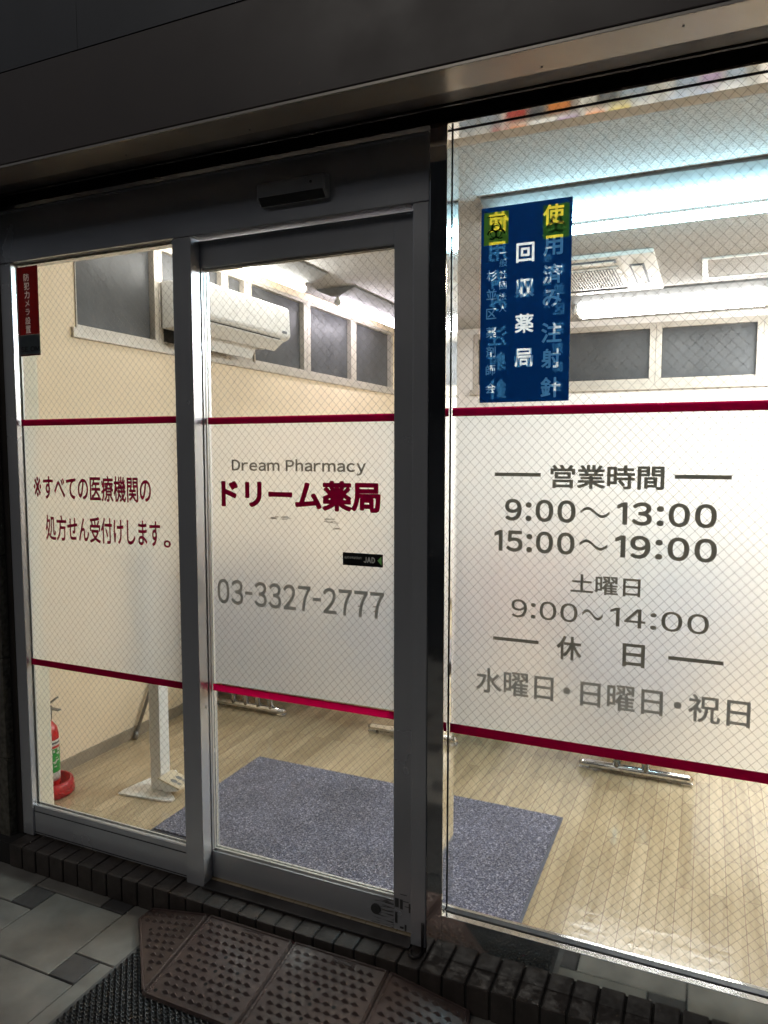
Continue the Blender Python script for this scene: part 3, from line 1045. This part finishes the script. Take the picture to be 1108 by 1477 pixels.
# ------------------------------------------------------------------ fluorescent lights
def fixture(name, label, x0, x1, y0, y1, along, tube_m, twin, group, tl=1.2):
    """inverted-V fluorescent batten on the ceiling; along = 'x' or 'y'"""
    cx, cy2 = (x0 + x1) / 2, (y0 + y1) / 2
    t = thing(name, label, 'light', (cx, cy2, 2.6), group)
    if along == 'x':
        a0, a1, c, hw_ = x0, x1, cy2, (y1 - y0) / 2
    else:
        a0, a1, c, hw_ = y0, y1, cx, (x1 - x0) / 2
    zc = 2.5985
    if twin:
        prof = [(-hw_, zc), (-hw_, zc - .012), (-.03, zc - .085), (.03, zc - .085), (hw_, zc - .012), (hw_, zc)]
    else:
        prof = [(-hw_, zc), (-hw_, zc - .010), (-.035, zc - .055), (.035, zc - .055), (hw_, zc - .010), (hw_, zc)]
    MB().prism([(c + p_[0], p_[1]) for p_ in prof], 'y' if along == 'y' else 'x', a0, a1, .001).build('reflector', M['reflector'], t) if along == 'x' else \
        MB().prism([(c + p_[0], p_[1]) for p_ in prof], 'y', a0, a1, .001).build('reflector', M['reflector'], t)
    for off in ((-.095, .095) if twin else (0,)):
        zt = 2.5 if twin else 2.507
        m0, m1 = a0 + .04, a1 - .04
        P = (lambda a, z: (a, c + off, z)) if along == 'x' else (lambda a, z: (c + off, a, z))
        MB().tube([P(m0 + .012, zt), P(m1 - .012, zt)], .020, 14, cap=False).build('lamp_tube', tube_m, t)
        for e, d in ((m0, 1), (m1, -1)):
            sk = MB()
            sk.tube([P(e - .012 * d, zt), P(e + .012 * d, zt)], .0215, 14)
            q = P(e, zt)
            w2 = .009
            sk.box(q[0] - w2, q[0] + w2, q[1] - w2, q[1] + w2, zt + .012, zc - .02)
            sk.build('lamp_socket', M['white'], t)
    return t
GR = 'ceiling fluorescent lights'
fixture('fluorescent_light', 'twin tube ceiling light nearest the show window', -.93, .36, 1.26, 1.66, 'x', M['tubeA'], True, GR)
fixture('fluorescent_light', 'twin tube ceiling light in front of the back windows, right of the blue poster', -.93, .36, 3.40, 3.80, 'x', M['tubeB'], True, GR)
fixture('fluorescent_light', 'single tube ceiling light over the wall air conditioner', -2.44, -2.16, .91, 2.16, 'y', M['tubeC'], False, GR)
fixture('fluorescent_light', 'single tube ceiling light past the air conditioner, by the far side windows', -2.44, -2.16, 2.53, 3.78, 'y', M['tubeD'], False, GR)
fixture('fluorescent_light', 'unseen twin tube ceiling light added as fill at the right end of the back row', .60, 1.89, 3.40, 3.80, 'x', M['tubeF'], True, GR)  # added out of view to brighten the room
fixture('fluorescent_light', 'unseen twin tube ceiling light added as fill in the middle of the ceiling, far right', .60, 1.89, 2.30, 2.70, 'x', M['tubeF'], True, GR)  # another added fill fixture, outside the camera's view
fixture('fluorescent_light', 'unseen twin tube ceiling light added as fill at the right end of the front row', .60, 1.89, 1.26, 1.66, 'x', M['tubeE'], True, GR)  # added beyond the frame to throw warm fill on the right side

# ------------------------------------------------------------------ air conditioners, hatch
ac = thing('wall_air_conditioner', 'white split air conditioner high on the cream side wall', 'air conditioner', (-2.45, 1.55, 2.2))
y0, y1 = 1.13, 1.985
prof = [(-2.555, 2.372), (-2.35, 2.372), (-2.325, 2.358), (-2.318, 2.20), (-2.328, 2.183), (-2.40, 2.152), (-2.50, 2.135), (-2.555, 2.135)]
MB().prism(prof, 'y', y0, y1, .006).build('casing', M['white'], ac)
MB().prism([(-2.3235, 2.355), (-2.3205, 2.355), (-2.3125, 2.205), (-2.316, 2.192), (-2.319, 2.205)], 'y', y0 + .01, y1 - .01, .001).build('front_panel', M['whitesteel'], ac)
MB().prism([(-2.332, 2.170), (-2.327, 2.164), (-2.395, 2.112), (-2.405, 2.116)], 'y', y0 + .05, y1 - .06, .001).build('louver', M['white'], ac)
MB().prism([(-2.338, 2.1815), (-2.40, 2.1535), (-2.40, 2.1480), (-2.34, 2.175)], 'y', y0 + .06, y1 - .08).build('outlet', M['black'], ac)
MB().prism([(-2.43, 2.137), (-2.425, 2.137), (-2.47, 2.055), (-2.476, 2.057)], 'y', y0 + .05, y1 - .19, .001).build('wind_deflector', M['white'], ac)
MB().box(-2.3165, -2.3115, y1 - .10, y1 - .05, 2.206, 2.222, .001).build('display', M['labelgrey'], ac)
MB().tube([(-2.56, 1.95, 2.15), (-2.562, 1.96, 2.1), (-2.562, 1.96, 2.06)], .008, 8).build('drain_pipe', M['winframe'], ac)

ca = thing('ceiling_air_conditioner', 'white square cassette air conditioner set into the ceiling', 'air conditioner', (-.78, 2.87, 2.57))
b = MB()
b.box(-1.255, -.305, 2.385, 3.335, 2.575, 2.599, .006)
b.build('panel', M['white'], ca)
b = MB().box(-1.06, -.50, 2.60, 3.15, 2.566, 2.5745, .004)
b.build('grille_frame', M['whitesteel'], ca)
gb = MB().box(-1.03, -.53, 2.63, 3.12, 2.5645, 2.566).build('intake', M['labelgrey'], ca)
gb = MB()
n = 30
for i in range(n):
    xx = -1.03 + (.5) * (i + .5) / n
    gb.box(xx - .0035, xx + .0035, 2.63, 3.12, 2.560, 2.5644)
gb.build('grille', M['white'], ca)
for (xa, xb, ya, yb) in ((-1.05, -.51, 2.45, 2.53), (-1.05, -.51, 3.19, 3.27), (-1.19, -1.11, 2.6, 3.12), (-.45, -.37, 2.6, 3.12)):
    dk = MB().box(xa, xb, ya, yb, 2.572, 2.5755).build('outlet', M['labelgrey'], ca)
    along_x = (xb - xa) > (yb - ya)
    fl_ = MB()
    if along_x:
        fl_.box(xa + .01, xb - .01, ya + .012, yb - .012, -.002, .002, .001, 1, Matrix.Translation((0, 0, 2.566)))
    else:
        fl_.box(xa + .012, xb - .012, ya + .01, yb - .01, -.002, .002, .001, 1, Matrix.Translation((0, 0, 2.566)))
    fl_.build('flap', M['white'], dk)

ht = thing('ceiling_hatch', 'pale square access panel in the ceiling beside the cassette unit', 'hatch', (.17, 2.97, 2.6))
b = MB()
hx0, hx1, hy0, hy1 = -.07, .43, 2.72, 3.23
b.box(hx0, hx0 + .03, hy0, hy1, 2.588, 2.599, .002)
b.box(hx1 - .03, hx1, hy0, hy1, 2.588, 2.599, .002)
b.box(hx0 + .03, hx1 - .03, hy0, hy0 + .02, 2.588, 2.599, .002)
b.box(hx0 + .03, hx1 - .03, hy1 - .02, hy1, 2.588, 2.599, .002)
b.build('hatch_frame', M['whitesteel'], ht)
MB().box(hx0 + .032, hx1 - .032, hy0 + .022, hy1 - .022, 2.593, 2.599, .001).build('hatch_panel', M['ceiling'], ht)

# ------------------------------------------------------------------ floor things inside
cm = thing('entrance_carpet', 'blue grey speckled carpet mat on the wooden floor inside the door', 'mat', (-1.16, .55, ZF))
MB().box(-1.868, -.468, .195, .918, ZF + .0003, ZF + .004, .001).build('mat_edge', M['carpetedge'], cm)
MB().box(-1.86, -.478, .203, .910, ZF + .004, ZF + .010, .003).build('pile', M['carpet'], cm)

ex = thing('fire_extinguisher', 'red fire extinguisher with a green and white label by the side wall', 'fire extinguisher', (-2.468, .255, ZF))
cx, cyy = -2.470, .268
b = MB()
b.lathe([(.030, ZF + .012), (.040, ZF + .016), (.0435, ZF + .03), (.0435, .335), (.0425, .352), (.036, .376), (.022, .395), (.014, .402), (.014, .415)], cx, cyy, 32)
b.build('cylinder', M['red'], ex)
b = MB()
zs = [.155, .182, .19, .29, .292, .302, .31, .318, .326]
b.lathe([(.0441, z) for z in zs], cx, cyy, 32, True, [0, 0, 1, 0, 2, 0, 3, 0])
lb = b.build('label', [M['labelwhite'], M['green'], M['redplastic'], M['labelgrey']], ex)
b = MB()
random.seed(11)
for q in range(30):   # printed marks wrapped round the label
    a = R(-100 + random.uniform(0, 120))
    z = random.uniform(.2, .285)
    p_ = Vector((cx + .0443 * math.cos(a), cyy + .0443 * math.sin(a), z))
    tv = Vector((-math.sin(a), math.cos(a), 0)) * random.uniform(.003, .009)
    zz = Vector((0, 0, random.uniform(.0015, .005)))
    b.face([p_ - tv - zz, p_ + tv - zz, p_ + tv + zz, p_ - tv + zz])
b.build('print', M['labelwhite'], lb, norm=False)
b = MB().tube([(cx, cyy, .413), (cx, cyy, .445)], .016, 16)
b.box(cx - .014, cx + .014, cyy - .014, cyy + .014, .43, .46, .003)
b.build('valve', M['greyplastic'], ex)
b = MB().box(cx - .012, cx + .075, cyy - .009, cyy + .009, .455, .461, .002)
b.build('carry_handle', M['greyplastic'], ex)
mt = Matrix.Translation((cx, cyy, .462)) @ Matrix.Rotation(R(-35), 4, 'Y')
b = MB().box(-.01, .08, -.008, .008, 0, .006, .002, 2, mt)
b.build('lever', M['greyplastic'], ex)
b = MB().tube([(cx, cyy + .01, .45), (cx - .035, cyy + .05, .44), (cx - .05, cyy + .055, .36), (cx - .045, cyy + .05, .22)], .008, 10)
b.build('hose', M['black'], ex)
et = MB()
et.lathe([(.080, ZF + .0005), (.097, ZF + .004), (.094, ZF + .040), (.090, ZF + .055), (.082, ZF + .058), (.078, ZF + .052), (.072, ZF + .010), (.0, ZF + .0095)], -2.468, .268, 36)
et.box(-2.43, -2.385, .158, .164, ZF + .022, ZF + .046, .001)
et = et.build('extinguisher_tray', M['redplastic'])
tag(et, 'round red plastic tray under the fire extinguisher', 'tray')

sn = thing('sanitizer_stand', 'white pedal operated hand sanitizer stand on the wooden floor', 'stand', (-2.07, .46, ZF))
arc = [(-2.185, .362), (-1.962, .392), (-1.94, .415), (-1.962, .44), (-2.03, .455)]
n = 12
outline = [(-2.19, .365), (-1.965, .392), (-1.945, .405), (-1.945, .425), (-1.965, .44), (-2.02, .475), (-2.06, .60), (-2.12, .64), (-2.155, .58), (-2.18, .48), (-2.195, .40)]
MB().prism(outline, 'z', ZF + .0005, ZF + .008, .002).build('base', M['white'], sn)
MB().box(-2.094, -2.040, .452, .510, ZF + .008, 1.02, .003).build('post', M['white'], sn)
MB().box(-2.094, -2.040, .430, .56, 1.0, 1.03, .004).build('top_tray', M['white'], sn)
b = MB().tube([(-2.067, .48, 1.03), (-2.067, .48, 1.16)], .033, 18).tube([(-2.067, .48, 1.16), (-2.067, .48, 1.19), (-2.067, .44, 1.195)], .008, 8)
b.build('bottle', M['labelwhite'], sn)
mt = Matrix.Translation((-2.037, .475, .170)) @ Matrix.Rotation(R(14), 4, 'Y')
pd = MB().box(0, .115, -.045, .045, -.006, 0, .002, 2, mt).build('pedal', M['pedal'], sn)
b = MB()
for yy in (-.016, .016):
    t2 = bmesh.new()
    for (ox, rx_, ry_) in ((.062, .017, .010), (.09, .010, .008)):
        vsx = [t2.verts.new((ox + rx_ * math.cos(2 * math.pi * k_ / 16), yy + ry_ * math.sin(2 * math.pi * k_ / 16), .0006)) for k_ in range(16)]
        t2.faces.new(vsx)
    for v in t2.verts:
        v.co = mt @ v.co
    b.merge(t2)
b.build('shoe_print', M['greyplastic'], pd, norm=False)
b = MB()
b.prism([(-2.037, .165), (-1.93, .138), (-1.945, .125), (-2.01, .112), (-2.037, .13)], 'y', .436, .514, .002)
b.build('pedal_box', M['whitesteel'], sn)

pt = MB()
d0, d1 = Vector((-2.545, .845, ZF + .004)), Vector((-2.552, 1.30, .90))
pt.tube([d0, d0.lerp(d1, .04)], .011, 10)
pt.tube([d0.lerp(d1, .04), d1], .0085, 10)
pt.tube([d1, d1 + Vector((0, .05, .012)), d1 + Vector((0, .10, -.01))], .011, 10)
po_ = pt.build('walking_stick', M['polegrey'])
tag(po_, 'grey metal stick leaning aslant against the cream wall behind the white stand', 'stick')

# waiting benches
def bench(cx, label, legs=(-.075, .045), slant=0):
    yb = 1.42
    t = thing('waiting_bench', label, 'bench', (cx, yb + .75, ZF), 'waiting room benches')
    for yy in (yb, yb + 1.45):
        b = MB()
        b.tube([(cx - .233, yy, ZF + .018), (cx - .22, yy, ZF + .024), (cx + .22, yy, ZF + .024), (cx + .233, yy, ZF + .018)], [.012, .018, .018, .012], 12)
        b.box(cx - .235, cx - .19, yy - .018, yy + .018, ZF + .0005, ZF + .012, .003)
        b.box(cx + .19, cx + .235, yy - .018, yy + .018, ZF + .0005, ZF + .012, .003)
        b.build('foot_bar', M['chrome'], t)
        for dx in legs:
            MB().tube([(cx + dx, yy, ZF + .03), (cx + dx - slant, yy, .40)], .017, 12).build('leg', M['chrome'], t)
    MB().box(cx - .03, cx + .0, yb - .02, yb + 1.47, .40, .43, .003).build('beam', M['black'], t)
    for k_ in range(3):
        ys = yb + .01 + k_ * .49
        MB().box(cx - .24, cx + .24, ys, ys + .46, .432, .50, .02, 3).build('seat', M['seat'], t)
        mt_ = Matrix.Translation((cx - .25, 0, .53)) @ Matrix.Rotation(R(-12), 4, 'Y')
        MB().box(-.03, .03, ys, ys + .46, 0, .36, .018, 3, mt_).build('backrest', M['seat'], t)
    return t
bench(-.251, 'dark waiting bench with chrome legs behind the show window, farthest right')
bench(-1.30, 'dark waiting bench whose chrome foot shows at the right edge of the door pane')
bench(-2.27, 'dark waiting bench close to the cream side wall', (-.09, -.01, .07, .15), .05)

# leaflet rack on the far wall (seen in the mirror underside of the window head)
lr = thing('leaflet_rack', 'low white rack of coloured leaflets at the back wall', 'rack', (-1.1, 4.4, ZF))
b = MB()
for xx in (-2.3, -1.66, -1.02, -.38, .26):
    b.box(xx - .01, xx + .01, 4.30, 4.48, ZF, .95, .002)
for zz in (.12, .50, .90):
    b.box(-2.3, .26, 4.30, 4.48, zz, zz + .015)
b.build('shelf', M['white'], lr)
pal = ['paperA', 'paperB', 'labelwhite', 'paperC', 'paperD', 'labelwhite', 'paperE', 'labelgrey', 'paperA', 'labelwhite', 'yellow', 'paperE']
random.seed(5)
for zz in (.136, .516):
    xx = -2.26
    k_ = 0
    while xx < .1:
        w_ = random.uniform(.12, .2)
        mt_ = Matrix.Translation((xx, 4.33, zz)) @ Matrix.Rotation(R(-14), 4, 'X')
        MB().box(0, w_, 0, .006, 0, .30, .001, 1, mt_).build('leaflet', M[random.choice(pal)], lr)
        xx += w_ + .03
        k_ += 1
# reception counter to the right
rc = thing('reception_counter', 'wooden reception counter on the right of the room', 'counter', (1.4, 2.6, ZF))
MB().box(1.10, 1.6, 1.9, 4.2, ZF, 1.0, .004).build('front', M['wood'], rc)
MB().box(1.05, 1.65, 1.85, 4.25, 1.001, 1.04, .004).build('worktop', M['white'], rc)

# ------------------------------------------------------------------ rubber ramps and outdoor mat
def frame_of(p0, ux, vy):
    """plane basis: p0 origin, ux, vy edge vectors (3-D)"""
    return p0, ux.normalized(), vy.normalized(), ux.normalized().cross(vy.normalized()).normalized()
def spike(b, c, u, v, n, s_=.0135, h_=.009):
    # small three-sided anti-slip stud
    A = c + v * s_ * .55 - u * s_ * .0
    L_ = c - u * s_ - v * s_ * .2
    R_ = c + u * s_ - v * s_ * .2
    T = c + n * h_ + v * s_ * .05
    B_ = c - v * s_ * .55
    va = [b.b.verts.new(q) for q in (L_, B_, R_, A, T)]
    for i in range(4):
        f_ = b.b.faces.new((va[i], va[(i + 1) % 4], va[4]))
        f_.material_index = b.mi
def strip(b, p, q, n, w_, h_):
    d = (q - p).normalized()
    s_ = d.cross(n).normalized() * w_ / 2
    ring0 = [p - s_, p - s_ * .6 + n * h_, p + s_ * .6 + n * h_, p + s_]
    ring1 = [q - s_, q - s_ * .6 + n * h_, q + s_ * .6 + n * h_, q + s_]
    va = [b.b.verts.new(x_) for x_ in ring0]
    vb = [b.b.verts.new(x_) for x_ in ring1]
    for i in range(3):
        b.b.faces.new((va[i], va[i + 1], vb[i + 1], vb[i]))
    b.b.faces.new(va[::-1])
    b.b.faces.new(vb)
def inside(pt, poly):
    x_, y_ = pt
    c = False
    for i in range(len(poly)):
        (x1, y1), (x2, y2) = poly[i], poly[i - 1]
        if (y1 > y_) != (y2 > y_) and x_ < (x2 - x1) * (y_ - y1) / (y2 - y1) + x1:
            c = not c
    return c
def edge_dist(pt, poly):
    p_ = Vector(pt)
    best = 9
    for i in range(len(poly)):
        a, b_ = Vector(poly[i]), Vector(poly[i - 1])
        t_ = max(0, min(1, (p_ - a).dot(b_ - a) / (b_ - a).length_squared))
        best = min(best, (p_ - a.lerp(b_, t_)).length)
    return best
def ramp(label, poly, zf, holes=(), badge=None):
    """poly: plan outline; zf(x,y): height of the top"""
    cx = sum(p_[0] for p_ in poly) / len(poly)
    cy2 = sum(p_[1] for p_ in poly) / len(poly)
    t = thing('threshold_ramp', label, 'ramp', (cx, cy2, 0), 'brown rubber ramp pieces at the doorstep')
    b = MB()
    top = [b.b.verts.new((p_[0], p_[1], zf(*p_))) for p_ in poly]
    bot = [b.b.verts.new((p_[0], p_[1], .008)) for p_ in poly]
    b.b.faces.new(top)
    b.b.faces.new(bot[::-1])
    for i in range(len(poly)):
        j_ = (i + 1) % len(poly)
        b.b.faces.new((bot[i], bot[j_], top[j_], top[i]))
    bmesh.ops.bevel(b.b, geom=list(b.b.edges), offset=.0025, segments=2, affect='EDGES')
    P3 = [Vector((p_[0], p_[1], zf(*p_) - .0002)) for p_ in poly]
    nn = (P3[1] - P3[0]).cross(P3[2] - P3[0]).normalized()
    if nn.z < 0:
        nn = -nn
    ctr = Vector((cx, cy2, zf(cx, cy2)))
    inset = [p_ + (ctr - p_).normalized() * .011 for p_ in P3]
    for i in range(len(inset)):
        strip(b, inset[i], inset[(i + 1) % len(inset)], nn, .007, .0032)
    # studs in staggered rows
    row = 0
    v_dir = Vector((0, 1, zf(cx, cy2 + 1) - zf(cx, cy2))).normalized()
    u_dir = Vector((1, 0, zf(cx + 1, cy2) - zf(cx, cy2))).normalized()
    yy = min(p_[1] for p_ in poly) + .030
    while yy < max(p_[1] for p_ in poly) - .022:
        xx = min(p_[0] for p_ in poly) + .030 + (.0145 if row % 2 else 0)
        while xx < max(p_[0] for p_ in poly) - .02:
            if inside((xx, yy), poly) and edge_dist((xx, yy), poly) > .024:
                if not any((Vector((xx, yy)) - Vector(h_)).length < .013 for h_ in holes):
                    spike(b, Vector((xx, yy, zf(xx, yy) - .0003)), u_dir, v_dir, nn)
            xx += .029
        yy += .0245
        row += 1
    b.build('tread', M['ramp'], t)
    for h_ in holes:
        hb = MB()
        vv = [hb.b.verts.new(Vector((h_[0], h_[1], zf(*h_) + .0004)) + u_dir * .0055 * math.cos(2 * math.pi * k_ / 14) + v_dir * .0055 * math.sin(2 * math.pi * k_ / 14)) for k_ in range(14)]
        hb.b.faces.new(vv)
        ww = MB()
        hb.build('bolt_hole', M['rampdark'], t, norm=False)
    if badge:
        bb_ = MB()
        for k_ in range(7):
            q = Vector((badge[0] + (k_ - 3) * .0085, badge[1], zf(badge[0], badge[1]) + .0003))
            strip(bb_, q - v_dir * .0035, q + v_dir * .0035, nn, .004, .0018)
        q0 = Vector((badge[0], badge[1], zf(badge[0], badge[1])))
        for sgn in (-1, 1):
            strip(bb_, q0 - u_dir * .034 + v_dir * .0062 * sgn, q0 + u_dir * .034 + v_dir * .0062 * sgn, nn, .002, .0018)
            strip(bb_, q0 + u_dir * .035 * sgn - v_dir * .0062, q0 + u_dir * .035 * sgn + v_dir * .0062, nn, .002, .0018)
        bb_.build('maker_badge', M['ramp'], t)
YT, YB, ZT, ZB = -.076, -.385, .062, .014
def zc_(x_, y_):
    return ZB + (ZT - ZB) * (y_ - YB) / (YT - YB)
xs_ = (-1.387, -1.0785, -.770)
def rect_ramp(xa, xb, label):
    c = (xa + xb) / 2
    hl = [(c - .005, -.2), (c - .075, -.235), (c - .005, -.25), (c + .06, -.235), (c - .005, -.295), (xa + .028, -.36), (xb - .028, -.36)]
    ramp(label, [(xa + .0015, YB), (xb - .0015, YB), (xb - .0015, YT), (xa + .0015, YT)], zc_, hl, (c + .02, -.098))
rect_ramp(xs_[0], xs_[1], 'square brown rubber ramp piece beside the left corner piece')
rect_ramp(xs_[1], xs_[2], 'square brown rubber ramp piece with pale scuffs, beside the right corner piece')
def left_z(x_, y_):
    # plane through (xs0,YT,ZT), (xs0,YB,ZB), (-1.63,-.1,.012)
    a, b_, c = Vector((xs_[0], YT, ZT)), Vector((xs_[0], YB, ZB)), Vector((-1.632, -.125, .012))
    n_ = (b_ - a).cross(c - a)
    return a.z - (n_.x * (x_ - a.x) + n_.y * (y_ - a.y)) / n_.z
ramp('triangular brown rubber corner ramp piece on the left end', [(xs_[0] - .0015, YB + .004), (xs_[0] - .0015, YT), (-1.622, YT), (-1.634, -.128)], left_z, [(-1.55, -.165)], None)
def right_z(x_, y_):
    return left_z(2 * (xs_[0] + xs_[2]) / 2 - x_, y_)
ramp('triangular brown rubber corner ramp piece on the right end', [(xs_[2] + .0015, YB + .004), (-.523, -.128), (-.535, YT), (xs_[2] + .0015, YT)], right_z, [(-.607, -.165)], None)

bm_ = thing('doormat', 'black knobbly rubber doormat on the pavement under the brown ramp', 'mat', (-1.05, -.6, 0))
MB().box(-1.548, -.35, -1.0, -.16, .0015, .0045, .001).build('mat_edge', M['matborder'], bm_)
b = MB()
b.box(-1.534, -.364, -.986, -.174, .0046, .0062)
row = 0
yy = -.978
while yy < -.180:
    xx = -1.526 + (.0105 if row % 2 else 0)
    while xx < -.372:
        if xx < -1.0 or yy > -.5:
            # small arched loop
            n_ = 5
            pts = [(xx - .0085 + .017 * k_ / n_, yy + .004 * math.sin(math.pi * 2 * k_ / n_), .0058 + .0058 * math.sin(math.pi * k_ / n_)) for k_ in range(n_ + 1)]
            b.tube(pts, .0028, 5, False)
        xx += .021
    yy += .0115
    row += 1
b.build('loop_pile', M['blackrubber'], bm_)

# ------------------------------------------------------------------ across the street (seen in the polished steel)
ob = thing('opposite_building', 'dark unlit building across the street', 'building', (0, -8, 0))
MB().box(-14, 14, -12, -8, -.03, 6.0).build('facade', M['dark_building'], ob)
for k_ in range(6):
    MB().box(-11 + 4 * k_, -9 + 4 * k_, -8.0, -7.95, 3.2, 4.6).build('window', M['pane'], ob)
